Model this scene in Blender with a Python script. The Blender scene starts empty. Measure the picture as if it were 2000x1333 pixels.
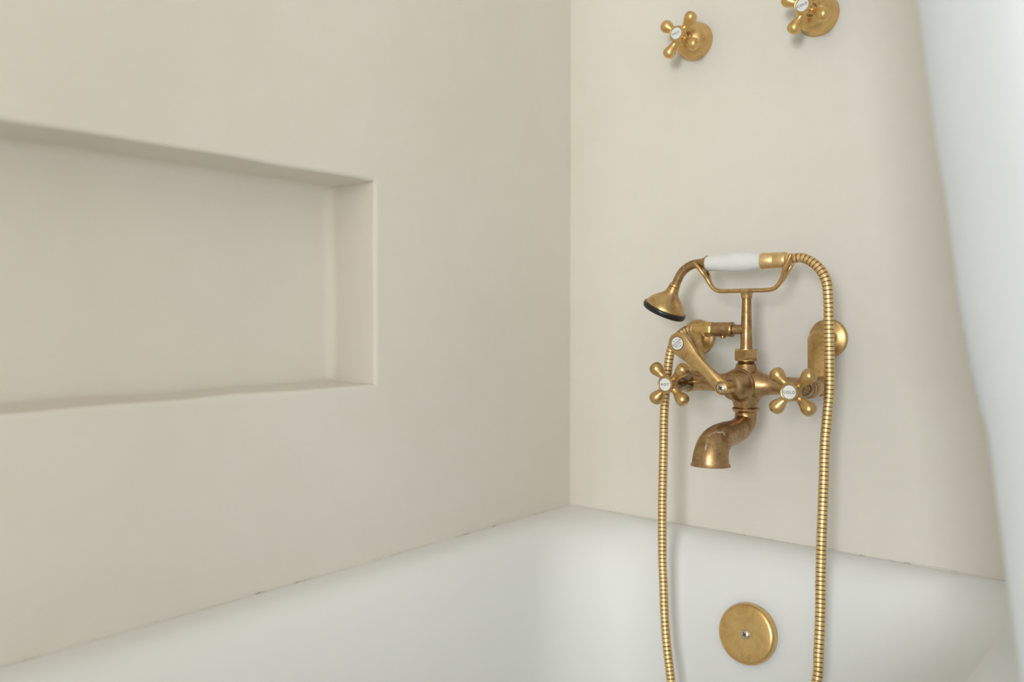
import bpy, bmesh, math, random
from mathutils import Vector, Matrix, noise

S = bpy.context.scene
COL = S.collection
random.seed(7)

# ------------------------------------------------------------------ camera
CAM = Vector((0.8228, -1.1271, 0.8581))
cam_d = bpy.data.cameras.new('camera')
cam = bpy.data.objects.new('camera', cam_d)
COL.objects.link(cam)
cam.location = CAM
cam.rotation_euler = (math.radians(90 - 1.546), 0, math.radians(40.07))
cam_d.sensor_width = 36.0
cam_d.lens = 1649.0 * 36.0 / 2000.0
cam_d.clip_start = 0.02
cam_d.dof.use_dof = True
cam_d.dof.focus_distance = 1.08
cam_d.dof.aperture_fstop = 2.6
S.camera = cam

# ------------------------------------------------------------------ world, lights, exposure
W = bpy.data.worlds.new('overcast_sky')
S.world = W
W.use_nodes = True
bg = W.node_tree.nodes['Background']
bg.inputs['Color'].default_value = (0.80, 0.90, 1.0, 1)
bg.inputs['Strength'].default_value = 1.0


def area(name, loc, direction, sx, sy, power, color):
    d = bpy.data.lights.new(name, 'AREA')
    d.shape = 'RECTANGLE'
    d.size, d.size_y = sx, sy
    d.energy = power
    d.color = color
    o = bpy.data.objects.new(name, d)
    COL.objects.link(o)
    o.location = loc
    o.rotation_euler = Vector(direction).to_track_quat('-Z', 'Z').to_euler()
    return o


ROOM_X, ROOM_Y, ROOM_Z = 3.2, -5.0, 2.7
# daylight through the window behind, plus an added side window as fill
WIN1 = (1.35, 2.35, 0.70, 2.00)          # x0, x1, z0, z1 in the wall behind the camera
FILL_WIN = (-2.4, -0.8, 0.2, 1.5)            # y0, y1, z0, z1 in the right-hand wall; unseen opening added for soft fill
area('window_daylight', ((WIN1[0] + WIN1[1]) / 2, ROOM_Y - 0.03, (WIN1[2] + WIN1[3]) / 2), (0, 1, 0),
     WIN1[1] - WIN1[0] - .1, WIN1[3] - WIN1[2] - .1, 90, (0.955, 0.98, 0.985))
area('window_daylight_side', (ROOM_X + 0.03, (FILL_WIN[0] + FILL_WIN[1]) / 2, (FILL_WIN[2] + FILL_WIN[3]) / 2), (-1, 0, 0),
     FILL_WIN[1] - FILL_WIN[0] - .1, FILL_WIN[3] - FILL_WIN[2] - .1, 13, (0.94, 0.985, 1.0))
S.view_settings.view_transform = 'Standard'
S.view_settings.look = 'None'
S.view_settings.gamma = 1.0
S.view_settings.use_curve_mapping = False
S.view_settings.exposure = 0.10
S.cycles.max_bounces = 8
S.cycles.diffuse_bounces = 5
S.cycles.glossy_bounces = 4
S.cycles.caustics_reflective = False
S.cycles.caustics_refractive = False


# ------------------------------------------------------------------ materials
def new_mat(name):
    m = bpy.data.materials.new(name)
    m.use_nodes = True
    nt = m.node_tree
    b = nt.nodes['Principled BSDF']
    return m, nt, b


def N(nt, kind, **kw):
    n = nt.nodes.new(kind)
    for k, v in kw.items():
        if k in n.inputs.keys():
            n.inputs[k].default_value = v
        else:
            setattr(n, k, v)
    return n


def ramp(nt, src, stops):
    r = nt.nodes.new('ShaderNodeValToRGB')
    e = r.color_ramp.elements
    e[0].position, e[0].color = stops[0][0], (*stops[0][1], 1)
    e[1].position, e[1].color = stops[1][0], (*stops[1][1], 1)
    for p, c in stops[2:]:
        k = e.new(p)
        k.color = (*c, 1)
    nt.links.new(src, r.inputs[0])
    return r.outputs[0]


def mixrgb(nt, fac, a, b, blend='MIX'):
    m = nt.nodes.new('ShaderNodeMix')
    m.data_type = 'RGBA'
    m.blend_type = blend
    for i, v in ((0, fac), (6, a), (7, b)):
        if hasattr(v, 'links'):
            nt.links.new(v, m.inputs[i])
        else:
            m.inputs[i].default_value = v if i == 0 else (*v, 1)
    return m.outputs[2]


def noise_fac(nt, scale, detail=4, rough=.55, coord=None, dist=0.0):
    n = N(nt, 'ShaderNodeTexNoise', Scale=scale, Detail=detail, Roughness=rough, Distortion=dist)
    if coord is not None:
        nt.links.new(coord, n.inputs['Vector'])
    return n.outputs['Fac']


def bump(nt, b, h, strength, dist):
    bm = N(nt, 'ShaderNodeBump', Strength=strength, Distance=dist)
    nt.links.new(h, bm.inputs['Height'])
    nt.links.new(bm.outputs[0], b.inputs['Normal'])


def world_pos(nt):
    return nt.nodes.new('ShaderNodeNewGeometry').outputs['Position']


def mat_plaster():
    m, nt, b = new_mat('lime_plaster')
    p = world_pos(nt)
    f = noise_fac(nt, 2.3, 6, .6, p, .4)
    c = ramp(nt, f, [(.3, (.785, .738, .660)), (.7, (.820, .780, .712))])
    f2 = noise_fac(nt, 14, 6, .7, p, .8)
    c2 = mixrgb(nt, .06, c, ramp(nt, f2, [(.35, (.66, .58, .47)), (.65, (.86, .83, .78))]))
    nt.links.new(c2, b.inputs['Base Color'])
    r = N(nt, 'ShaderNodeMapRange')
    r.inputs['To Min'].default_value, r.inputs['To Max'].default_value = .5, .68
    nt.links.new(f2, r.inputs['Value'])
    nt.links.new(r.outputs[0], b.inputs['Roughness'])
    b.inputs['Specular IOR Level'].default_value = .3
    bump(nt, b, noise_fac(nt, 26, 8, .65, p, .5), .12, .003)
    return m


def mat_enamel():
    m, nt, b = new_mat('white_enamel')
    b.inputs['Base Color'].default_value = (.885, .895, .885, 1)
    b.inputs['Roughness'].default_value = .48
    b.inputs['Specular IOR Level'].default_value = .4
    bump(nt, b, noise_fac(nt, 9, 2, .4, world_pos(nt)), .05, .004)
    return m


def mat_caulk():
    m, nt, b = new_mat('stained_caulk')
    p = world_pos(nt)
    f = noise_fac(nt, 34, 5, .75, p, .3)
    c = ramp(nt, f, [(.28, (.20, .18, .14)), (.36, (.48, .45, .38)), (.44, (.76, .73, .66))])
    nt.links.new(c, b.inputs['Base Color'])
    b.inputs['Roughness'].default_value = .6
    return m


def mat_brass(name, light, mid, dark, rough=(.22, .4), scale=55, amount=.8, lime=None):
    m, nt, b = new_mat(name)
    p = world_pos(nt)
    f = noise_fac(nt, scale, 8, .68, p, .6)
    c = ramp(nt, f, [(.28, dark), (.72, light), (.5, mid)])
    f2 = noise_fac(nt, scale * 9, 4, .7, p)
    c = mixrgb(nt, .25 * amount, c, ramp(nt, f2, [(.42, dark), (.58, light)]))
    metal = None
    r = N(nt, 'ShaderNodeMapRange')
    r.inputs['From Min'].default_value, r.inputs['From Max'].default_value = .3, .7
    r.inputs['To Min'].default_value, r.inputs['To Max'].default_value = rough[1], rough[0]
    nt.links.new(f, r.inputs['Value'])
    rough_out = r.outputs[0]
    b.inputs['Metallic'].default_value = 1.0
    if lime:
        # limescale streaks on the spout: distance to short segments, broken up by noise
        tot = None
        for pa, pb, wid in lime:
            ba = Vector(pb) - Vector(pa)
            sub = N(nt, 'ShaderNodeVectorMath', operation='SUBTRACT')
            nt.links.new(p, sub.inputs[0])
            sub.inputs[1].default_value = pa
            dot = N(nt, 'ShaderNodeVectorMath', operation='DOT_PRODUCT')
            nt.links.new(sub.outputs[0], dot.inputs[0])
            dot.inputs[1].default_value = ba / ba.length_squared
            cl = N(nt, 'ShaderNodeClamp')
            nt.links.new(dot.outputs['Value'], cl.inputs['Value'])
            sc = N(nt, 'ShaderNodeVectorMath', operation='SCALE')
            sc.inputs[0].default_value = ba
            nt.links.new(cl.outputs[0], sc.inputs['Scale'])
            ds = N(nt, 'ShaderNodeVectorMath', operation='DISTANCE')
            nt.links.new(sub.outputs[0], ds.inputs[0])
            nt.links.new(sc.outputs[0], ds.inputs[1])
            rr = N(nt, 'ShaderNodeMapRange')
            rr.inputs['From Min'].default_value, rr.inputs['From Max'].default_value = wid, wid * .4
            nt.links.new(ds.outputs['Value'], rr.inputs['Value'])
            if tot is None:
                tot = rr.outputs[0]
            else:
                mx = N(nt, 'ShaderNodeMath', operation='MAXIMUM')
                nt.links.new(tot, mx.inputs[0])
                nt.links.new(rr.outputs[0], mx.inputs[1])
                tot = mx.outputs[0]
        brk = N(nt, 'ShaderNodeMapRange')
        brk.inputs['From Min'].default_value, brk.inputs['From Max'].default_value = .42, .56
        nt.links.new(noise_fac(nt, 420, 3, .6, p), brk.inputs['Value'])
        mul = N(nt, 'ShaderNodeMath', operation='MULTIPLY')
        nt.links.new(tot, mul.inputs[0])
        nt.links.new(brk.outputs[0], mul.inputs[1])
        k = N(nt, 'ShaderNodeMath', operation='MULTIPLY')
        nt.links.new(mul.outputs[0], k.inputs[0])
        k.inputs[1].default_value = .85
        c = mixrgb(nt, k.outputs[0], c, (.72, .66, .56))
        mi = N(nt, 'ShaderNodeMath', operation='SUBTRACT')
        mi.inputs[0].default_value = 1.0
        nt.links.new(k.outputs[0], mi.inputs[1])
        nt.links.new(mi.outputs[0], b.inputs['Metallic'])
    nt.links.new(c, b.inputs['Base Color'])
    nt.links.new(rough_out, b.inputs['Roughness'])
    bump(nt, b, f2, .04, .0006)
    return m


def mat_plain(name, col, rough=.4, metal=0.0, spec=.5, coat=0.0):
    m, nt, b = new_mat(name)
    f = noise_fac(nt, 60, 4, .6, world_pos(nt))
    c = ramp(nt, f, [(.3, tuple(v * .95 for v in col)), (.7, col)])
    nt.links.new(c, b.inputs['Base Color'])
    b.inputs['Roughness'].default_value = rough
    b.inputs['Metallic'].default_value = metal
    b.inputs['Specular IOR Level'].default_value = spec
    b.inputs['Coat Weight'].default_value = coat
    b.inputs['Coat Roughness'].default_value = .05
    return m


def mat_cloth():
    m, nt, b = new_mat('curtain_cloth')
    p = world_pos(nt)
    out = nt.nodes['Material Output']
    nt.nodes.remove(b)
    d = N(nt, 'ShaderNodeBsdfDiffuse')
    d.inputs['Color'].default_value = (.86, .89, .92, 1)
    t = N(nt, 'ShaderNodeBsdfTranslucent')
    t.inputs['Color'].default_value = (.92, .95, .98, 1)
    mx = N(nt, 'ShaderNodeMixShader')
    mx.inputs[0].default_value = .6
    nt.links.new(d.outputs[0], mx.inputs[1])
    nt.links.new(t.outputs[0], mx.inputs[2])
    bp = N(nt, 'ShaderNodeBump', Strength=.15, Distance=.002)
    nt.links.new(noise_fac(nt, 18, 5, .6, p), bp.inputs['Height'])
    nt.links.new(bp.outputs[0], d.inputs['Normal'])
    nt.links.new(mx.outputs[0], out.inputs['Surface'])
    return m


def mat_glass():
    m, nt, b = new_mat('window_glass')
    out = nt.nodes['Material Output']
    nt.nodes.remove(b)
    t = N(nt, 'ShaderNodeBsdfTransparent')
    g = N(nt, 'ShaderNodeBsdfGlossy')
    g.inputs['Roughness'].default_value = .02
    mx = N(nt, 'ShaderNodeMixShader')
    mx.inputs[0].default_value = .06
    nt.links.new(t.outputs[0], mx.inputs[1])
    nt.links.new(g.outputs[0], mx.inputs[2])
    nt.links.new(mx.outputs[0], out.inputs['Surface'])
    return m


M = {}
M['plaster'] = mat_plaster()
M['enamel'] = mat_enamel()
M['caulk'] = mat_caulk()
M['brass'] = mat_brass('aged_brass', (.77, .54, .26), (.62, .42, .185), (.36, .22, .085), (.26, .42))
M['brass_brown'] = mat_brass('tarnished_brass', (.61, .42, .225), (.44, .285, .14), (.20, .115, .05), (.27, .46))
M['spout'] = mat_brass('tarnished_spout_brass', (.61, .42, .225), (.44, .285, .14), (.20, .115, .05), (.27, .46),
                       lime=[((.3570, -.1885, .7218), (.3525, -.1996, .7158), .0016), ((.3525, -.2030, .7120), (.3534, -.2104, .7017), .0014),
                             ((.3553, -.1945, .7198), (.3634, -.1851, .7196), .0019), ((.3634, -.1851, .7196), (.3681, -.1852, .7138), .0013)])
M['brass_gold'] = mat_brass('golden_brass', (.80, .56, .25), (.72, .485, .20), (.54, .34, .13), (.28, .42), 45, .5)
M['brass_hose'] = mat_brass('polished_brass', (.90, .68, .38), (.82, .60, .31), (.68, .47, .22), (.40, .50), 90, .4)
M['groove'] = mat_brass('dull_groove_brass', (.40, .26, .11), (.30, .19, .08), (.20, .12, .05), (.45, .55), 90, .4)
M['bonnet'] = mat_brass('worn_chrome', (.46, .36, .22), (.27, .19, .10), (.09, .055, .03), (.12, .3), 70, .6)
M['porcelain'] = mat_plain('white_porcelain', (.84, .84, .83), .12, coat=.5)
M['rubber'] = mat_plain('black_rubber', (.012, .012, .012), .28)
M['ink'] = mat_plain('black_ink', (.03, .03, .032), .5)
M['steel'] = mat_plain('dull_steel', (.62, .57, .48), .32, 1.0)
M['dark'] = mat_plain('dark_recess', (.02, .017, .012), .7)
M['cloth'] = mat_cloth()
M['glass'] = mat_glass()
M['paint'] = mat_plain('white_paint', (.80, .80, .78), .45)
M['floor'] = mat_plain('stone_floor', (.74, .72, .67), .5)


# ------------------------------------------------------------------ mesh helpers
def link(name, verts, faces, mat, parent=None, smooth=True, angle=None):
    """verts in world coordinates; the object hangs under `parent` at the parent's own origin"""
    org = Vector((0, 0, 0))
    q = parent
    while q is not None:
        org += q.location
        q = q.parent
    me = bpy.data.meshes.new(name)
    me.from_pydata([tuple(Vector(v) - org) for v in verts], [], faces)
    bm = bmesh.new()
    bm.from_mesh(me)
    bmesh.ops.remove_doubles(bm, verts=bm.verts, dist=1e-6)
    bmesh.ops.recalc_face_normals(bm, faces=bm.faces)
    if angle is not None:
        for e in bm.edges:
            if len(e.link_faces) == 2 and e.calc_face_angle(0) > math.radians(angle):
                e.smooth = False
    bm.to_mesh(me)
    bm.free()
    if smooth:
        me.polygons.foreach_set('use_smooth', [True] * len(me.polygons))
    me.materials.append(mat)
    o = bpy.data.objects.new(name, me)
    COL.objects.link(o)
    if parent is not None:
        o.parent = parent
    return o


def thing(name, label, cat, loc):
    o = bpy.data.objects.new(name, None)
    o.empty_display_size = .02
    COL.objects.link(o)
    o.location = loc
    o['label'], o['category'] = label, cat
    return o


def tag(o, label, cat):
    o['label'], o['category'] = label, cat
    return o


def struct(o, label=None):
    o['kind'] = 'structure'
    if label:
        o['label'] = label
    return o


class G:
    """collects verts and faces of one part"""
    def __init__(self):
        self.v, self.f = [], []

    def add(self, verts, faces):
        k = len(self.v)
        self.v += [Vector(q) for q in verts]
        self.f += [tuple(i + k for i in q) for q in faces]

    def build(self, name, mat, parent=None, smooth=True, angle=40):
        return link(name, self.v, self.f, mat, parent, smooth, angle)


def frame(axis):
    a = Vector(axis).normalized()
    t = Vector((0, 0, 1)) if abs(a.z) < .9 else Vector((1, 0, 0))
    u = t.cross(a).normalized()
    return a, u, a.cross(u)


def lathe(g, org, axis, prof, seg=40, spin=0.0):
    """prof: (radius, height along axis); zero radius closes to a point, open ends are capped"""
    a, u, w = frame(axis)
    org = Vector(org)
    V, Fc, rings = [], [], []
    for r, h in prof:
        if r <= 1e-7:
            rings.append([len(V)])
            V.append(org + a * h)
        else:
            rings.append(list(range(len(V), len(V) + seg)))
            for i in range(seg):
                t = spin + 2 * math.pi * i / seg
                V.append(org + a * h + (u * math.cos(t) + w * math.sin(t)) * r)
    for A, B in zip(rings, rings[1:]):
        for i in range(seg):
            j = (i + 1) % seg
            if len(A) == 1 and len(B) > 1:
                Fc.append((A[0], B[j], B[i]))
            elif len(B) == 1 and len(A) > 1:
                Fc.append((A[i], A[j], B[0]))
            elif len(A) > 1:
                Fc.append((A[i], A[j], B[j], B[i]))
    if len(rings[0]) > 1:
        Fc.append(tuple(reversed(rings[0])))
    if len(rings[-1]) > 1:
        Fc.append(tuple(rings[-1]))
    g.add(V, Fc)
    return g


def catmull(pts, n):
    P = [Vector(p) for p in pts]
    P = [P[0] * 2 - P[1]] + P + [P[-1] * 2 - P[-2]]
    out = []
    for i in range(1, len(P) - 2):
        for k in range(n):
            t = k / n
            a, b, c, d = P[i - 1:i + 3]
            out.append(.5 * ((2 * b) + (c - a) * t + (2 * a - 5 * b + 4 * c - d) * t * t + (3 * b - a - 3 * c + d) * t ** 3))
    out.append(P[-2])
    return out


def resample(pts, step):
    out, acc = [pts[0]], 0.0
    for a, b in zip(pts, pts[1:]):
        L = (b - a).length
        while acc + L >= step:
            t = (step - acc) / L
            a = a + (b - a) * t
            L = (b - a).length
            out.append(a)
            acc = 0.0
        acc += L
    return out


def sweep(g, pts, radii, seg=24, flat=None):
    """tube through pts; flat = (axis, factor) squashes the section along a direction"""
    pts = [Vector(p) for p in pts]
    n = len(pts)
    tan = [(pts[min(i + 1, n - 1)] - pts[max(i - 1, 0)]).normalized() for i in range(n)]
    _, u, w = frame(tan[0])
    V, Fc = [], []
    for i in range(n):
        if i:
            q = tan[i - 1].rotation_difference(tan[i])
            u = q @ u
        u = (u - tan[i] * u.dot(tan[i])).normalized()
        w = tan[i].cross(u)
        r = radii[i] if hasattr(radii, '__len__') else radii
        for k in range(seg):
            t = 2 * math.pi * k / seg
            d = (u * math.cos(t) + w * math.sin(t)) * r
            if flat:
                ax, fac = flat
                d = d + ax * (d.dot(ax) * (fac - 1))
            V.append(pts[i] + d)
    for i in range(n - 1):
        for k in range(seg):
            j = (k + 1) % seg
            Fc.append((i * seg + k, i * seg + j, (i + 1) * seg + j, (i + 1) * seg + k))
    Fc.append(tuple(reversed(range(seg))))
    Fc.append(tuple(range((n - 1) * seg, n * seg)))
    g.add(V, Fc)
    return g


def interp(xs, ys, x):
    if x <= xs[0]:
        return ys[0]
    for a, b, c, d in zip(xs, xs[1:], ys, ys[1:]):
        if x <= b:
            t = (x - a) / (b - a)
            return c + (d - c) * t
    return ys[-1]


def box(g, x0, x1, y0, y1, z0, z1):
    v = [(x, y, z) for z in (z0, z1) for y in (y0, y1) for x in (x0, x1)]
    g.add(v, [(0, 2, 3, 1), (4, 5, 7, 6), (0, 1, 5, 4), (2, 6, 7, 3), (0, 4, 6, 2), (1, 3, 7, 5)])
    return g


def wall_with_hole(g, plane, axis, a0, a1, z0, z1, hole, thick):
    """solid slab; axis 'x' or 'y' is the normal direction, front face at `plane`, body at plane+thick"""
    A = [a0, hole[0], hole[1], a1]
    Z = [z0, hole[2], hole[3], z1]

    def pt(a, z, d):
        return (plane + d, a, z) if axis == 'x' else (a, plane + d, z)
    for d in (0, thick):
        for i in range(3):
            for j in range(3):
                if i == 1 and j == 1:
                    continue
                g.add([pt(A[i], Z[j], d), pt(A[i + 1], Z[j], d), pt(A[i + 1], Z[j + 1], d), pt(A[i], Z[j + 1], d)], [(0, 1, 2, 3)])
    for i in range(3):
        for zz in (z0, z1):
            g.add([pt(A[i], zz, 0), pt(A[i + 1], zz, 0), pt(A[i + 1], zz, thick), pt(A[i], zz, thick)], [(0, 1, 2, 3)])
        for aa in (a0, a1):
            g.add([pt(aa, Z[i], 0), pt(aa, Z[i + 1], 0), pt(aa, Z[i + 1], thick), pt(aa, Z[i], thick)], [(0, 1, 2, 3)])
    return g


def hole_sides(g, plane, axis, hole, thick):
    def pt(a, z, d):
        return (plane + d, a, z) if axis == 'x' else (a, plane + d, z)
    h = [(hole[0], hole[2]), (hole[1], hole[2]), (hole[1], hole[3]), (hole[0], hole[3])]
    for k in range(4):
        a, b = h[k], h[(k + 1) % 4]
        g.add([pt(*a, 0), pt(*b, 0), pt(*b, thick), pt(*a, thick)], [(0, 1, 2, 3)])


_text_cache = {}


def text_geo(s, size, spacing=1.0):
    key = (s, size, spacing)
    if key not in _text_cache:
        c = bpy.data.curves.new('lettering', 'FONT')
        c.body = s
        c.size = size
        c.space_character = spacing
        c.align_x, c.align_y = 'CENTER', 'CENTER'
        c.resolution_u = 4
        c.offset = size * .005
        o = bpy.data.objects.new('lettering', c)
        COL.objects.link(o)
        bpy.context.view_layer.update()
        dg = bpy.context.evaluated_depsgraph_get()
        me = bpy.data.meshes.new_from_object(o.evaluated_get(dg))
        _text_cache[key] = ([tuple(v.co) for v in me.vertices], [tuple(p.vertices) for p in me.polygons])
        bpy.data.objects.remove(o)
        bpy.data.curves.remove(c)
        bpy.data.meshes.remove(me)
    return _text_cache[key]


def add_text(g, s, size, centre, rot, off=(0, 0), spacing=1.0, sx=1.0):
    """upright text facing -y, turned by rot about y, centred on `centre`"""
    V, Fc = text_geo(s, size, spacing)
    cx = (min(v[0] for v in V) + max(v[0] for v in V)) / 2
    cy = (min(v[1] for v in V) + max(v[1] for v in V)) / 2
    co, si = math.cos(rot), math.sin(rot)
    out = []
    for v in V:
        a, b = (v[0] - cx) * sx + off[0], v[1] - cy + off[1]
        out.append((centre[0] + a * co - b * si, centre[1], centre[2] + a * si + b * co))
    g.add(out, Fc)


# ------------------------------------------------------------------ room shell
RIM = 0.55
NY0, NY1, NZ0, NZ1, ND = -1.30, -0.4185, 0.7745, 1.0320, 0.09     # niche in the left wall
LIP = 0.005
g = G()
wall_with_hole(g, 0.0, 'x', ROOM_Y, 0.2, 0, ROOM_Z, (NY0 - LIP, NY1 + LIP, NZ0 - LIP, NZ1 + LIP), -0.22)
wall_left = struct(g.build('wall_left', M['plaster'], smooth=False), 'cream plaster wall with a long recessed shelf niche')


def niche_loops():
    n_long, n_short = 120, 36

    def loop(out, x, jit):
        y0, y1, z0, z1 = NY0 - out, NY1 + out, NZ0 - out, NZ1 + out
        pts = []
        for (a, b, n) in (((y0, z0), (y1, z0), n_long), ((y1, z0), (y1, z1), n_short),
                          ((y1, z1), (y0, z1), n_long), ((y0, z1), (y0, z0), n_short)):
            for k in range(n):
                t = k / n
                y, z = a[0] + (b[0] - a[0]) * t, a[1] + (b[1] - a[1]) * t
                q = Vector((x * 6, y * 9, z * 9))
                pts.append((x, y + jit * noise.noise(q), z + jit * noise.noise(q + Vector((7, 3, 1)))))
        return pts
    L = [loop(LIP, 0.0, 0)]
    for k in range(1, 7):
        t = k / 6 * math.pi / 2
        L.append(loop(LIP - LIP * math.sin(t), -LIP + LIP * math.cos(t), .0022 * k / 6))
    rb = .014
    for k in range(0, 7):
        t = k / 6 * math.pi / 2
        L.append(loop(-rb + rb * math.cos(t), -ND + rb - rb * math.sin(t), .0022))
    return L


g = G()
L = niche_loops()
n = len(L[0])
V = [p for l in L for p in l]
Fc = []
for i in range(len(L) - 1):
    for k in range(n):
        j = (k + 1) % n
        Fc.append((i * n + k, i * n + j, (i + 1) * n + j, (i + 1) * n + k))
Fc.append(tuple(range((len(L) - 1) * n, len(L) * n)))
g.add(V, Fc)
niche = g.build('niche', M['plaster'], wall_left, angle=60)
niche['label'] = 'recessed plaster shelf niche with softly rounded edges'

g = G()
box(g, 0.0, ROOM_X, 0.0, 0.2, 0, ROOM_Z)
struct(g.build('wall_back', M['plaster'], smooth=False), 'cream plaster wall carrying the brass taps')

struct(box(G(), 0.0, .53, -1.82, -1.702, 0, ROOM_Z).build('wall_alcove', M['plaster'], smooth=False), 'plaster end wall of the bath alcove')  # out-of-view wall, added and sized to hold back window light

g = G()
wall_with_hole(g, ROOM_Y, 'y', -.2, ROOM_X + .2, 0, ROOM_Z, (WIN1[0], WIN1[1], WIN1[2], WIN1[3]), -0.2)
hole_sides(g, ROOM_Y, 'y', WIN1, -0.2)
struct(g.build('wall_front', M['plaster'], smooth=False))
g = G()
wall_with_hole(g, ROOM_X, 'x', ROOM_Y, 0.2, 0, ROOM_Z, (FILL_WIN[0], FILL_WIN[1], FILL_WIN[2], FILL_WIN[3]), 0.2)
hole_sides(g, ROOM_X, 'x', FILL_WIN, 0.2)
struct(g.build('wall_right', M['plaster'], smooth=False))
struct(box(G(), -.2, ROOM_X + .2, ROOM_Y - .2, .2, -.1, 0).build('floor', M['floor'], smooth=False))
struct(box(G(), -.2, ROOM_X + .2, ROOM_Y - .2, .2, ROOM_Z, ROOM_Z + .1).build('ceiling', M['paint'], smooth=False))

for idx, (axis, plane, hole) in enumerate((('y', ROOM_Y - .12, WIN1), ('x', ROOM_X + .12, FILL_WIN))):
    a0, a1, z0, z1 = hole
    root = bpy.data.objects.new('window_%d' % (idx + 1), None)  # the second window is an addition that carries the side fill
    COL.objects.link(root)
    mid = (a0 + a1) / 2
    root.location = (mid, plane, z0) if axis == 'y' else (plane, mid, z0)
    struct(root)

    def slab(p0, p1, q0, q1, d):
        return (p0, p1, plane - d, plane + d, q0, q1) if axis == 'y' else (plane - d, plane + d, p0, p1, q0, q1)
    for p0, p1, q0, q1 in ((a0, a0 + .05, z0, z1), (a1 - .05, a1, z0, z1), (a0 + .05, a1 - .05, z0, z0 + .05),
                           (a0 + .05, a1 - .05, z1 - .05, z1), (mid - .02, mid + .02, z0 + .05, z1 - .05)):
        box(G(), *slab(p0, p1, q0, q1, .025)).build('frame_bar', M['paint'], root, smooth=False)
    for p0, p1 in ((a0 + .05, mid - .02), (mid + .02, a1 - .05)):
        box(G(), *slab(p0, p1, z0 + .05, z1 - .05, .003)).build('pane', M['glass'], root, smooth=False)

# ------------------------------------------------------------------ bathtub
TW, TL = 0.712, 1.70


def rrect(x0, x1, y0, y1, r, nc=12, ns=16):
    pts = []
    cs = [((x1 - r, y1 - r), 0), ((x0 + r, y1 - r), 90), ((x0 + r, y0 + r), 180), ((x1 - r, y0 + r), 270)]
    for i, ((cx, cy), a) in enumerate(cs):
        arc = [(cx + r * math.cos(math.radians(a + 90 * k / nc)), cy + r * math.sin(math.radians(a + 90 * k / nc))) for k in range(nc + 1)]
        pts += arc
        (nx, ny), na = cs[(i + 1) % 4]
        nxt = (nx + r * math.cos(math.radians(na)), ny + r * math.sin(math.radians(na)))
        for k in range(1, ns):
            t = k / ns
            pts.append((arc[-1][0] + (nxt[0] - arc[-1][0]) * t, arc[-1][1] + (nxt[1] - arc[-1][1]) * t))
    return pts


tub = thing('bathtub', 'white glossy enamel bathtub set tight against the plaster walls', 'bathtub', (TW / 2, -TL / 2, 0))
# (back inset, side inset, front inset, z, corner radius)
prof = [(0, 0, 0, 0.0, .004), (0, 0, 0, RIM - .0025, .004), (.0012, .0012, .0012, RIM - .0004, .005), (.004, .004, .004, RIM, .008),
        (.014, .022, .03, RIM + .0005, .03), (.024, .036, .045, RIM - .001, .06), (.034, .046, .06, RIM - .005, .085),
        (.043, .055, .075, RIM - .012, .10), (.051, .062, .087, RIM - .022, .11), (.058, .068, .10, RIM - .036, .118),
        (.064, .073, .112, RIM - .055, .122), (.073, .080, .135, RIM - .09, .126), (.086, .090, .17, RIM - .15, .13),
        (.098, .100, .21, RIM - .21, .13), (.112, .114, .25, RIM - .26, .135), (.132, .136, .29, RIM - .30, .14),
        (.162, .168, .33, RIM - .332, .13), (.205, .205, .38, RIM - .35, .11), (.26, .25, .45, RIM - .356, .08)]
V, Fc = [], []
for b_, s_, f_, z_, r_ in prof:
    V += [(x, y, z_) for x, y in rrect(s_ + .001, TW - s_, -TL + f_, -b_ - .001, r_)]
n = len(V) // len(prof)
for i in range(len(prof) - 1):
    for k in range(n):
        j = (k + 1) % n
        Fc.append((i * n + k, i * n + j, (i + 1) * n + j, (i + 1) * n + k))
Fc.append(tuple(range((len(prof) - 1) * n, len(prof) * n)))
g = G()
g.add(V, Fc)
basin = g.build('basin', M['enamel'], tub, angle=60)
md = basin.modifiers.new('smooth', 'SUBSURF')
md.levels = md.render_levels = 1

# overflow plate on the sloping end of the basin
oc = Vector((.3505, -.0765, .4405))
on = Vector((0, -1, .17)).normalized()
g = G()
lathe(g, oc, on, [(.0375, -.006), (.0392, .0), (.0392, .0085), (.0385, .0112), (.0365, .0130), (.0335, .0138), (.012, .0142), (.0078, .0136), (0, .0134)], 64)
plate = g.build('overflow_plate', M['brass_gold'], tub)
plate['label'] = 'round brass overflow plate'
g = G()
lathe(g, oc, on, [(.0062, .0125), (.0062, .0144), (.0048, .0158), (.002, .0164), (0, .0165)], 28)
screw = g.build('screw', M['steel'], plate)


def phillips(name, centre, axis, size, h, parent):
    a, u, w = frame(axis)
    g = G()
    for k in range(2):
        t = math.radians(35 + 90 * k)
        d = u * math.cos(t) + w * math.sin(t)
        e = a.cross(d)
        c = Vector(centre)
        q = [c + d * sx * size + e * sy * size * .2 + a * hh for hh in (h - .0016, h + .0001 * (k + 1)) for sy in (-1, 1) for sx in (-1, 1)]
        g.add(q, [(0, 2, 3, 1), (4, 5, 7, 6), (0, 1, 5, 4), (2, 6, 7, 3), (0, 4, 6, 2), (1, 3, 7, 5)])
    return g.build(name, M['dark'], parent, smooth=False)


phillips('screw_slot', oc, on, .0030, .0166, plate)

# stained sealant beads where the tub meets the walls


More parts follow.
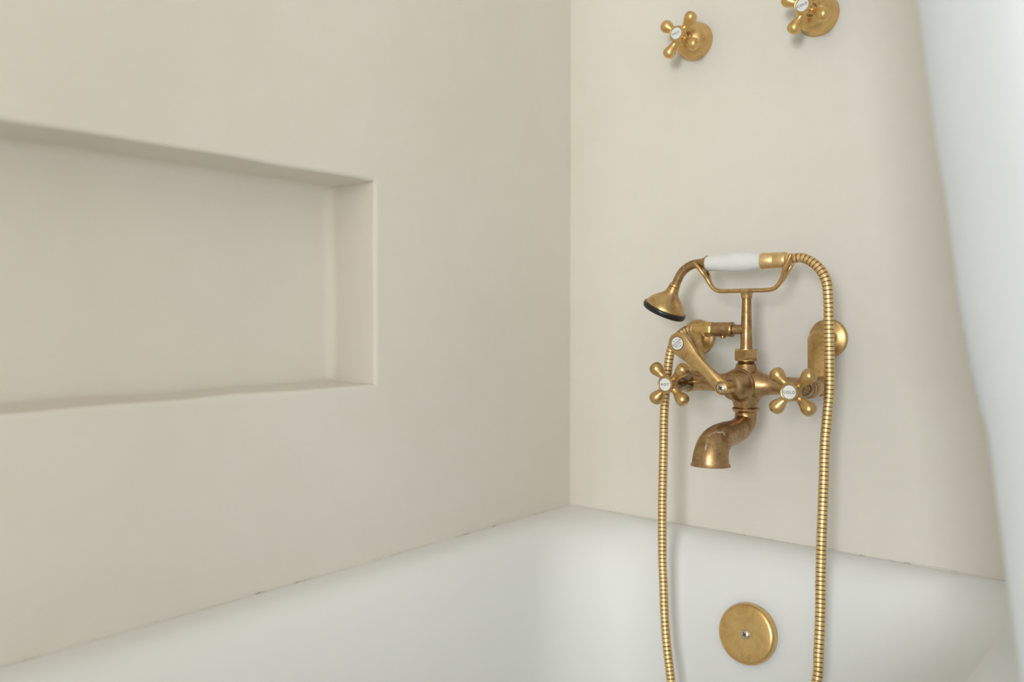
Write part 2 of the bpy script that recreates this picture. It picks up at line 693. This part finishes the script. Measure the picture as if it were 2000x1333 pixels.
def bead(name, p0, p1, up, out, label):
    p0, p1 = Vector(p0), Vector(p1)
    n = 260
    V, Fc = [], []
    for i in range(n + 1):
        p = p0 + (p1 - p0) * i / n
        s = .0020 + .0010 * noise.noise(p * 23) + .0005 * noise.noise(p * 90)
        s = max(s, .0013)
        for k in range(5):
            t = k / 4 * math.pi / 2
            V.append(p + Vector(up) * (s * math.cos(t)) + Vector(out) * (s * math.sin(t)))
        V.append(p - Vector(up) * .002)
    for i in range(n):
        for k in range(6):
            j = (k + 1) % 6
            Fc.append((i * 6 + k, i * 6 + j, (i + 1) * 6 + j, (i + 1) * 6 + k))
    g = G()
    g.add(V, Fc)
    return struct(g.build(name, M['caulk']), label)


bead('trim_1', (0.0, -1.70, RIM - .0015), (0.0, 0.0, RIM - .0015), (0, 0, 1), (1, 0, 0), 'stained sealant bead along the long plaster wall')
bead('trim_2', (0.0, 0.0, RIM - .0015), (.70, 0.0, RIM - .0015), (0, 0, 1), (0, -1, 0), 'sealant bead along the tap wall')

# ------------------------------------------------------------------ cross handles (shared builder)


def cross_handle(root, c, rot, word, mat, tsize, spacing):
    """c = centre of the front of the cap; stem runs back along +y"""
    c = Vector(c)
    g = G()
    ax = Vector((0, -1, 0))
    lathe(g, c, ax, [(.0062, -.0235), (.0070, -.022), (.0072, -.018), (.0082, -.0155), (.0092, -.0125), (.0094, -.0105),
                     (.0092, -.0095), (.0098, -.0088), (.0108, -.0078), (.0112, -.0055), (.0112, -.0018), (.0107, -.0004), (.0098, .0003), (.0088, 0), (.0085, -.0008), (.0085, -.0022), (0, -.0022)], 40)
    for k in range(4):
        t = rot + math.radians(45 + 90 * k)
        d = Vector((math.cos(t), 0, math.sin(t)))
        o = c + Vector((0, .0118, 0))
        pr = [(.0066, .004), (.0062, .0075), (.0052, .0100), (.0047, .0122), (.0049, .0145), (.0058, .0172), (.0070, .0200),
              (.0082, .0228), (.0089, .0255), (.0090, .0278), (.0084, .0302), (.0070, .0323), (.0047, .0338), (.0020, .0345), (0, .0346)]
        lathe(g, o, d, [(r, h * 1.02) for r, h in pr], 28)
    h = g.build('cross_handle', mat, root, angle=50)
    g = G()
    lathe(g, c, ax, [(.0084, -.0024), (.0084, -.0010), (.0081, -.0006), (0, -.0005)], 40)
    g.build('porcelain_disc', M['porcelain'], h)['label'] = 'white porcelain disc'
    g = G()
    add_text(g, word, tsize, c + Vector((0, .0003, 0)), rot, spacing=spacing, sx=1.0)
    g.build('lettering', M['ink'], h, smooth=False, angle=None)
    return h


# ------------------------------------------------------------------ wall-mounted shower valves
def shower_valve(label, x, z, rot, word, sp):
    root = thing('shower_valve', label, 'tap', (x, 0, z))
    g = G()
    lathe(g, (x, 0.0, z), (0, -1, 0), [(.0276, -.003), (.0276, .0020), (.0272, .0028), (.0270, .0062), (.0261, .0108), (.0243, .0158), (.0213, .0205),
                                       (.0172, .0243), (.0126, .0268), (.0095, .0278), (.0090, .0285)], 56)
    g.build('escutcheon', M['brass_gold'], root)
    g = G()
    lathe(g, (x, 0.0, z), (0, -1, 0), [(.0088, .026), (.0088, .031), (.0072, .032), (.0072, .037)], 32)
    g.build('stem', M['brass_brown'], root)
    cross_handle(root, (x, -.058, z - .002), rot, word, M['brass_gold'], .0046, sp)
    return root


shower_valve('round brass wall valve whose white disc reads HOT, mounted above the bath mixer', .2256, 1.2625, math.radians(7), 'HOT', 1.35)
shower_valve('round brass wall valve whose white disc reads COLD, mounted above the bath mixer', .4060, 1.2595, math.radians(13), 'COLD', 1.15)

# ------------------------------------------------------------------ bath mixer
BX, BY, BZ = .3512, -.095, .7725
HX = .0817
mixer = thing('bath_mixer', 'aged brass wall mixer with cross handles, lever and curved spout over the bathtub', 'faucet', (BX, 0, BZ))

# body: horizontal tube, upright socket and central swelling
g = G()
lathe(g, (BX, BY, BZ), (1, 0, 0), [(.0118, -HX), (.0116, -.055), (.0113, -.042), (.0118, -.034), (.0138, -.027), (.0172, -.0205), (.0195, -.012), (.0202, 0),
                                   (.0195, .012), (.0172, .0205), (.0138, .027), (.0118, .034), (.0113, .042), (.0116, .055), (.0118, HX)], 40)
lathe(g, (BX, BY, BZ), (0, 0, 1), [(.0128, -.0305), (.0150, -.0296), (.0160, -.026), (.0178, -.020), (.0195, -.012), (.0200, 0), (.0190, .009), (.0165, .0155), (.0145, .0195), (.0130, .0235), (.0128, .0262), (.0105, .0265)], 40)
for s in (-1, 1):
    lathe(g, (BX + s * HX, BY, BZ), (0, -1, 0), [(.0105, -.034), (.0112, -.03), (.0138, -.013), (.0142, -.008), (.0142, .0075), (.0136, .0088), (.0128, .009)], 40)
g.build('body', M['brass_brown'], mixer)

for s in (-1, 1):
    g = G()
    x = BX + s * HX
    lathe(g, (x, BY, BZ), (0, -1, 0), [(.0128, .0075), (.0126, .0105), (.0124, .020), (.0118, .026), (.0102, .0315), (.0080, .035), (.0066, .0375), (.0066, .050)], 40)
    g.build('bonnet', M['bonnet'], mixer)['label'] = 'dark worn metal valve bonnet'
cross_handle(mixer, (BX - HX + .0022, -.165, BZ - .0003), 0.0, 'HOT', M['brass'], .0048, 1.35)
cross_handle(mixer, (BX + HX + .0035, -.165, BZ - .001), 0.0, 'COLD', M['brass'], .0048, 1.25)

# wall flanges and swing arms
for fx, fz, ix in ((.2345, .8305, BX - HX), (.4235, .8315, BX + HX)):
    g = G()
    lathe(g, (fx, 0, fz), (0, -1, 0), [(.0255, -.003), (.0255, .0026), (.0250, .0040), (.0238, .0049), (.0200, .0060), (.0150, .0072), (.0128, .0086), (.0125, .0140), (.0125, .030)], 48)
    g.build('wall_flange', M['brass'], mixer)
    # paddle-shaped arm between the flange and the valve inlet
    p0, p1 = Vector((fx, -.028, fz)), Vector((ix, -.062, BZ))
    d = (p1 - p0)
    g = G()
    nst = 26
    pts, rad = [], []
    for i in range(nst + 1):
        t = i / nst
        e = -.20 + 1.34 * t
        s_ = max(0, min(1, t))
        pts.append(p0 + d * e)
        rr = .0185 + (.0125 - .0185) * s_
        cap = 1.0
        if t < .16:
            cap = math.sqrt(max(0.0, 1 - ((.16 - t) / .165) ** 2))
        if t > .88:
            cap = math.sqrt(max(0.0, 1 - ((t - .88) / .125) ** 2))
        rad.append(max(.0008, rr * cap))
    nrm = Vector((0, -1, 0))
    dn = d.normalized()
    flat_ax = (nrm - dn * nrm.dot(dn)).normalized()
    sweep(g, pts, rad, 28, flat=(flat_ax, .56))
    g.build('swing_arm', M['brass'], mixer)
    g = G()
    lathe(g, (ix, -.058, BZ), (0, -1, 0), [(.0135, -.004), (.0142, 0), (.0142, .012), (.0130, .0135)], 6)
    g.build('inlet_nut', M['brass_brown'], mixer, angle=25)

# diverter dome, lever
g = G()
dome = [(.0180, .002), (.0188, .0165), (.0206, .0190), (.0213, .0205), (.0214, .0235), (.0206, .0250), (.0198, .0256)]
dome += [(.0197 * math.cos(math.radians(a)), .0285 + .0197 * math.sin(math.radians(a))) for a in (0, 9, 18, 27, 36, 45, 54, 62)]
dome += [(.0084, .0470), (.0080, .0480), (.0080, .0600)]
lathe(g, (BX, BY, BZ), (0, -1, 0), dome, 56)
g.build('diverter_dome', M['brass_brown'], mixer)

LH = Vector((.2925, 0, .8250)) + Vector((-.0012, 0, .0010))
LP = Vector((.3527, 0, .7722))
ld = (LH - LP).normalized()
lp = Vector((ld.z, 0, -ld.x))
LL = (LH - LP).length
outl = []
hw_x = [0, .006, .014, .03, .045, .056, .064, .070, .076, LL]
hw_y = [.0088, .0090, .0080, .0070, .0078, .0095, .0115, .0130, .0138, .0140]
left = []
for i in range(0, 25):
    s = LL * i / 24
    left.append((s, interp(hw_x, hw_y, s)))
right = [(s, -w) for s, w in left]
end0 = [(-.0088 * math.cos(t), .0088 * math.sin(t)) for t in [math.radians(a) for a in range(-72, 73, 18)]]
end1 = [(LL + .0140 * math.cos(t), .0140 * math.sin(t)) for t in [math.radians(a) for a in range(78, -79, -13)]]
outl = end0 + left + end1 + right[::-1]


def lever_layer(shrink, y, bow):
    cx = LL / 2
    res = []
    for s, w in outl:
        # move each outline point inwards by `shrink`
        ws = 1 - shrink / max(abs(w), .0085) if abs(w) > 1e-6 else 1
        ss = s
        if s < 0:
            ss = s * (1 - shrink / .0088)
        if s > LL:
            ss = LL + (s - LL) * (1 - shrink / .0140)
        p = LP + ld * ss + lp * (w * max(ws, .2))
        yb = y
        res.append((p.x, yb, p.z))
    return res


g = G()
layers = [lever_layer(.0016, -.1585, 0), lever_layer(.0004, -.1592, 0), lever_layer(0, -.1604, 0), lever_layer(0, -.1650, 0), lever_layer(.0005, -.1664, 0), lever_layer(.0018, -.1672, 0)]
n = len(outl)
V = [p for l in layers for p in l]
Fc = []
for i in range(len(layers) - 1):
    for k in range(n):
        j = (k + 1) % n
        Fc.append((i * n + k, i * n + j, (i + 1) * n + j, (i + 1) * n + k))
Fc.append(tuple(range(n)))
Fc.append(tuple(range((len(layers) - 1) * n, len(layers) * n)))
g.add(V, Fc)
lathe(g, (LP.x, -.150, LP.z), (0, -1, 0), [(.0086, 0), (.0086, .0185), (.0080, .0198), (.0066, .0203), (.0062, .0190), (0, .0190)], 32)
lever = g.build('diverter_lever', M['brass'], mixer, angle=50)
lever['label'] = 'tapered brass diverter lever'
g = G()
lathe(g, (LP.x, -.169, LP.z), (0, -1, 0), [(.0056, 0), (.0056, .0012), (.0046, .0021), (.002, .0025), (0, .0026)], 24)
g.build('screw', M['steel'], lever)
phillips('screw_slot', (LP.x, -.169, LP.z), (0, -1, 0), .0030, .0027, lever)
g = G()
lathe(g, (LH.x, -.1668, LH.z), (0, -1, 0), [(.0088, -.001), (.0088, .0006), (.0083, .0008), (0, .0012)], 40)
g.build('badge_rim', M['dark'], lever)
g = G()
lathe(g, (LH.x + .0002, -.1680, LH.z), (0, -1, 0), [(.0081, -.0004), (.0081, .0004), (.0077, .0008), (0, .0008)], 40)
g.build('porcelain_disc', M['porcelain'], lever)['label'] = 'white disc reading SHOWER and BATH'
g = G()
bc = (LH.x + .0002, -.16895, LH.z)
brot = math.radians(40)
add_text(g, 'SHOWER', .0039, bc, brot, (0, .0012), 1.05, .88)
add_text(g, 'BATH', .0039, bc, brot, (0, -.0021), 1.2, .92)
for (x0, x1, yy, tip) in ((-.0035, .0038, .0048, -1), (-.0036, .0036, -.0052, 1)):
    co, si = math.cos(brot), math.sin(brot)

    def q(a, b):
        return (bc[0] + a * co - b * si, bc[1], bc[2] + a * si + b * co)
    g.add([q(x0, yy - .00018), q(x1, yy - .00018), q(x1, yy + .00018), q(x0, yy + .00018)], [(0, 1, 2, 3)])
    xt = x0 if tip < 0 else x1
    g.add([q(xt + tip * .0006, yy), q(xt - tip * .0020, yy + .00055), q(xt - tip * .0020, yy - .00055)], [(0, 1, 2)])
g.build('lettering', M['ink'], lever, smooth=False, angle=None)

# riser: thread, nut, column, side outlet and cradle
g = G()
pr = [(.0108, .798)]
for k in range(5):
    z = .7985 + k * .0013
    pr += [(.0110, z), (.0102, z + .00065)]
pr += [(.0100, .8060)]
lathe(g, (BX, BY, 0), (0, 0, 1), pr, 36)
g.build('thread', M['brass_brown'], mixer)
g = G()
lathe(g, (BX, BY, 0), (0, 0, 1), [(.0125, .8032), (.0152, .8040), (.0160, .8060), (.0160, .8152), (.0152, .8172), (.0120, .8180), (.0085, .8180)], 6, spin=.35)
lathe(g, (BX, BY, 0), (0, 0, 1), [(.0138, .8030), (.0138, .8182)], 36)
g.build('hex_nut', M['brass'], mixer, angle=25)
g = G()
lathe(g, (BX, BY, 0), (0, 0, 1), [(.0080, .812), (.0080, .8190), (.0076, .8210), (.0072, .835), (.0064, .862), (.0058, .8850)], 36)
lathe(g, (BX, BY, .8434), (-1, 0, 0), [(.0064, 0), (.0064, .0185), (.0066, .0190)], 32)
g.build('riser_column', M['brass_brown'], mixer)
g = G()
lathe(g, (BX, BY, .8434), (-1, 0, 0), [(.0066, .0172), (.0090, .0178), (.0100, .0192), (.0100, .0222), (.0096, .0232), (.0093, .0240), (.0095, .0248), (.0096, .0440), (.0092, .0454), (.0060, .0456)], 40)
lathe(g, (BX - .033, BY, .8434), (0, 0, -1), [(.0042, .008), (.0042, .0108), (.0030, .0116), (0, .0118)], 20)
g.build('outlet_sleeve', M['brass_brown'], mixer)

g = G()
bar = catmull([(.3000, BY, .9035), (.3052, BY, .8975), (.3120, BY, .8945), (.325, BY, .8938), (.3505, BY, .8940), (.372, BY, .8938), (.3835, BY, .8945), (.3905, BY, .8975), (.3960, BY, .9035)], 8)
sweep(g, bar, .0028, 20, flat=(Vector((0, 1, 0)), 1.5))
for pts in ([(.3000, .9035), (.2960, .911), (.2925, .918), (.2865, .9262), (.2795, .9335)], [(.3960, .9035), (.4005, .911), (.4040, .919), (.4095, .9300), (.4135, .9385)]):
    for s in (-1, 1):
        P3 = []
        for (x, z), off in zip(pts, (.0006, .0028, .0072, .0088, .0088)):
            P3.append((x, BY + s * off, z))
        pp = catmull(P3, 6)
        sweep(g, pp, [interp([0, .5, .9, 1], [.0030, .0028, .0024, .0014], i / (len(pp) - 1)) for i in range(len(pp))], 16)
lathe(g, (BX, BY, 0), (0, 0, 1), [(.0068, .8840), (.0070, .8850), (.0072, .8872), (.0078, .8905), (.0096, .8930), (.0098, .8940), (.0050, .8960)], 36)
g.build('cradle', M['brass'], mixer)

# spout
g = G()
lathe(g, (BX, BY, 0), (0, 0, 1), [(.0142, .7362), (.0162, .7378), (.0172, .7398), (.0173, .7412), (.0160, .7424), (.0135, .7428)], 48)
g.build('spout_collar', M['brass_brown'], mixer)
sp = catmull([(BX, BY, .7400), (BX, BY, .7310), (BX, -.0985, .7225), (BX, -.1110, .7165), (BX, -.1290, .7135), (BX, -.1500, .7125), (BX, -.1700, .7098), (BX, -.1845, .7035), (BX, -.1915, .6930), (BX, -.1930, .6850), (BX, -.1932, .6795)], 8)
npt = len(sp)
rs = [interp([0, .1, .2, .3, .4, .55, .65, .75, .85, .93, .97, 1], [.0140, .0137, .0140, .0147, .0154, .0172, .0190, .0206, .0216, .0222, .0236, .0242], i / (npt - 1)) for i in range(npt)]
g = G()
seg = 40
sweep(g, sp, rs, seg)
g.f.pop()                                  # open mouth, continued as an inner wall
k0 = len(g.v)
inner = [(sp[-1], rs[-1] - .002), (sp[-1] + Vector((0, 0, .002)), rs[-1] - .004), (sp[-1] + Vector((0, .002, .016)), rs[-1] - .006)]
last = list(range(k0 - seg, k0))
for c_, r_ in inner:
    ring = []
    for k in range(seg):
        dv = (g.v[k0 - seg + k] - sp[-1])
        ring.append(len(g.v))
        g.v.append(c_ + dv.normalized() * r_)
    for k in range(seg):
        j = (k + 1) % seg
        g.f.append((last[k], last[j], ring[j], ring[k]))
    last = ring
g.f.append(tuple(last))
g.build('spout', M['spout'], mixer, angle=50)

# ------------------------------------------------------------------ hand shower resting in the cradle
HZ = .9312
hs = thing('hand_shower', 'telephone-style hand shower with white porcelain grip resting in the brass cradle', 'hand shower', (.3512, BY, HZ))
g = G()
lathe(g, (.2935, BY, HZ), (1, 0, 0), [(.0090, -.001), (.0097, .0), (.0106, .010), (.0122, .024), (.0133, .038), (.0136, .046), (.0132, .055), (.0119, .066), (.0102, .0755), (.0094, .0795)], 48)
g.build('grip', M['porcelain'], hs)['label'] = 'white porcelain grip'
g = G()
lathe(g, (.3715, BY, HZ), (1, 0, 0), [(.0098, .0), (.0108, .0006), (.0108, .0030), (.0102, .0036), (.0102, .0168), (.0098, .0173), (.0102, .0178), (.0101, .0300), (.0096, .0322), (.0084, .0335), (.0074, .0340), (.0072, .0400), (.0064, .0405)], 44)
g.build('ferrule', M['brass_hose'], hs)
g = G()
lathe(g, (.2790, BY, HZ), (1, 0, 0), [(.0060, 0), (.0064, .003), (.0071, .0080), (.0086, .0125), (.0103, .0155), (.0106, .0162), (.0096, .0166)], 40)
neck = catmull([(.2810, BY, HZ), (.2745, BY, .9308), (.2665, BY, .9275), (.2590, BY, .9222), (.2535, BY, .9150), (.2500, BY, .9085), (.2470, BY, .9020)], 8)
sweep(g, neck, .0060, 28)
g.build('neck', M['brass_brown'], hs)
hd = Vector((-.436, 0, -.90)).normalized()
h0 = Vector((.2480, BY, .9055))
g = G()
lathe(g, h0, hd, [(.0062, 0), (.0072, .0006), (.0074, .0032), (.0068, .0040), (.0076, .0046), (.0079, .0078), (.0082, .0085), (.0086, .0110), (.0097, .0140), (.0122, .0172), (.0162, .0206),
                  (.0205, .0242), (.0240, .0278), (.0264, .0314), (.0278, .0338), (.0280, .0362), (.0270, .037)], 56)
g.build('bell', M['brass'], hs)
g = G()
lathe(g, h0, hd, [(.0262, .0360), (.0296, .0362), (.0306, .0376), (.0308, .0398), (.0303, .0425), (.0290, .0440), (.0260, .0442), (.0240, .0436), (0, .0436)], 56)
g.build('rubber_ring', M['rubber'], hs)['label'] = 'black rubber ring around the spray face'

# ------------------------------------------------------------------ hose: wound metal, one loop hanging into the tub
R_PTS = [(.4085, -.095, .9320), (.4167, -.095, .9330), (.4263, -.095, .9322), (.4427, -.096, .9219), (.4544, -.098, .9043), (.4582, -.100, .8797),
         (.4591, -.100, .8513), (.4603, -.100, .7999), (.4608, -.101, .7701), (.4592, -.103, .7386), (.4578, -.106, .7047), (.4584, -.110, .6625),
         (.4595, -.118, .5978), (.4605, -.123, .5490), (.4629, -.130, .5008), (.4644, -.138, .4636), (.4659, -.147, .4316)]
L_PTS = [(.2870, -.095, .8434), (.2773, -.095, .8432), (.2681, -.095, .8428), (.2578, -.096, .8378), (.2499, -.100, .8273), (.2461, -.105, .8119),
         (.2456, -.109, .7973), (.2458, -.112, .7849), (.2457, -.115, .7676), (.2444, -.116, .7477), (.2429, -.116, .7235), (.2424, -.116, .6849),
         (.2420, -.117, .6366), (.2426, -.119, .5942), (.2462, -.124, .5291), (.2503, -.128, .4966), (.2555, -.134, .4588), (.2628, -.141, .4245), (.2740, -.150, .3856)]
LOOP = [(.4590, -.165, .380), (.4400, -.185, .335), (.4050, -.200, .300), (.3650, -.205, .288), (.3250, -.195, .302), (.2950, -.175, .338)]
fine = resample(catmull(R_PTS + LOOP + L_PTS[::-1], 30), .0001)
hose = thing('shower_hose', 'ribbed golden metal hose looping from hand shower down into the tub', 'hose', (.3512, BY, .843))
PITCH, HR = .0052, .0061
path, rads, groove = [], [], []
for w in range(int(len(fine) * .0001 / PITCH)):
    for fr, r_, gr in ((0, HR, 0), (.37, HR * 1.025, 0), (.74, HR, 0), (.77, HR - .0010, 1), (.97, HR - .0010, 1)):
        path.append(fine[min(len(fine) - 1, int((w + fr) * PITCH / .0001))])
        rads.append(r_)
        groove.append(gr)
g = G()
sweep(g, path, rads, 20)
hose_o = g.build('hose_tube', M['brass_hose'], hose, angle=30)
# the sunk grooves between the windings get a darker, browner brass
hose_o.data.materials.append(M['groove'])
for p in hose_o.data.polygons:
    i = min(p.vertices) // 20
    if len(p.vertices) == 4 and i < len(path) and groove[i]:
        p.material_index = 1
g = G()
lathe(g, (.2990, BY, .8434), (-1, 0, 0), [(.0080, -.0062), (.0098, -.0056), (.0108, -.0036), (.0109, .0040), (.0103, .0066), (.0088, .0084), (.0072, .0086)], 8, spin=.39)
lathe(g, (.2990, BY, .8434), (-1, 0, 0), [(.0085, -.0066), (.0090, .0080), (.0070, .0088), (.0070, .0196), (.0074, .0200), (.0074, .0212), (.0060, .0216)], 32)
g.build('hose_nut', M['brass_gold'], hose, angle=30)

# ------------------------------------------------------------------ shower curtain on its rod
ROD_Z, ROD_X = 2.02, .625
rod = thing('curtain_rod', 'white rod carrying the shower curtain above the tub', 'rod', (ROD_X, 0, ROD_Z))
g = G()
lathe(g, (ROD_X, 0, ROD_Z), (0, -1, 0), [(.0125, 0), (.0125, 2.0)], 24)
g.build('pole', M['paint'], rod)
g = G()
lathe(g, (ROD_X, 0, ROD_Z), (0, -1, 0), [(.03, -.001), (.03, .004), (.02, .012), (.0128, .014)], 32)
g.build('end_flange', M['paint'], rod)


def curtain_row(z):
    # inner edges of the leading fold and of the fold behind it
    xm = interp([.14, .55, .6224, .6867, .7778, .7979, .8383, .8721, .9434, .9697, 1.0763, 2.0],
                [.745, .738, .7285, .7189, .7073, .7038, .6954, .6888, .6794, .6747, .6598, .5450], z)
    x2 = interp([.14, .55, .60, .68, .72, .7521, .7784, .8006, .8342, .8766, .92, .97, 1.08, 2.0],
                [.745, .738, .732, .712, .693, .6785, .6685, .6632, .6565, .6500, .6480, .6460, .6360, .5650], z)
    if .74 < z < .92:
        x2 += .0012 * math.sin(z * 260) * math.sin(z * 95)
    k = (z - RIM)
    pts = [(xm + .098, -.560), (xm + .060, -.575), (xm + .016, -.545), (xm, -.500), (xm + .018, -.455), (xm + .060, -.430), (xm + .092, -.395), (xm + .060, -.345),
           (x2 + .006, -.315), (x2, -.300), (x2 + .012, -.280), (x2 + .065, -.255), (x2 + .080, -.225), (x2 + .045, -.195), (x2 + .014, -.175), (x2 + .040, -.150), (x2 + .080, -.125),
           (x2 + .050, -.095), (x2 + .02, -.070), (x2 + .05, -.045)]
    if z < RIM + .02:
        pts = [(max(x, .7230), y) for x, y in pts]
    return [Vector((x + .004 * noise.noise(Vector((x * 8, y * 8, z * 2.2))), y, z)) for x, y in pts]


zs = [.14 + .4 * i / 16 for i in range(16)] + [.54 + .56 * i / 110 for i in range(110)] + [1.10 + (ROD_Z - .02 - 1.10) * i / 26 for i in range(27)]
rows = [catmull(curtain_row(z), 7) for z in zs]
n = len(rows[0])
V = [p for r in rows for p in r]
Fc = []
for i in range(len(rows) - 1):
    for k in range(n - 1):
        Fc.append((i * n + k, i * n + k + 1, (i + 1) * n + k + 1, (i + 1) * n + k))
g = G()
g.add(V, Fc)
cur = tag(g.build('shower_curtain', M['cloth'], angle=None), 'plain white cloth shower curtain drawn aside, hanging outside the tub', 'curtain')
so = cur.modifiers.new('thickness', 'SOLIDIFY')
so.thickness = .0008
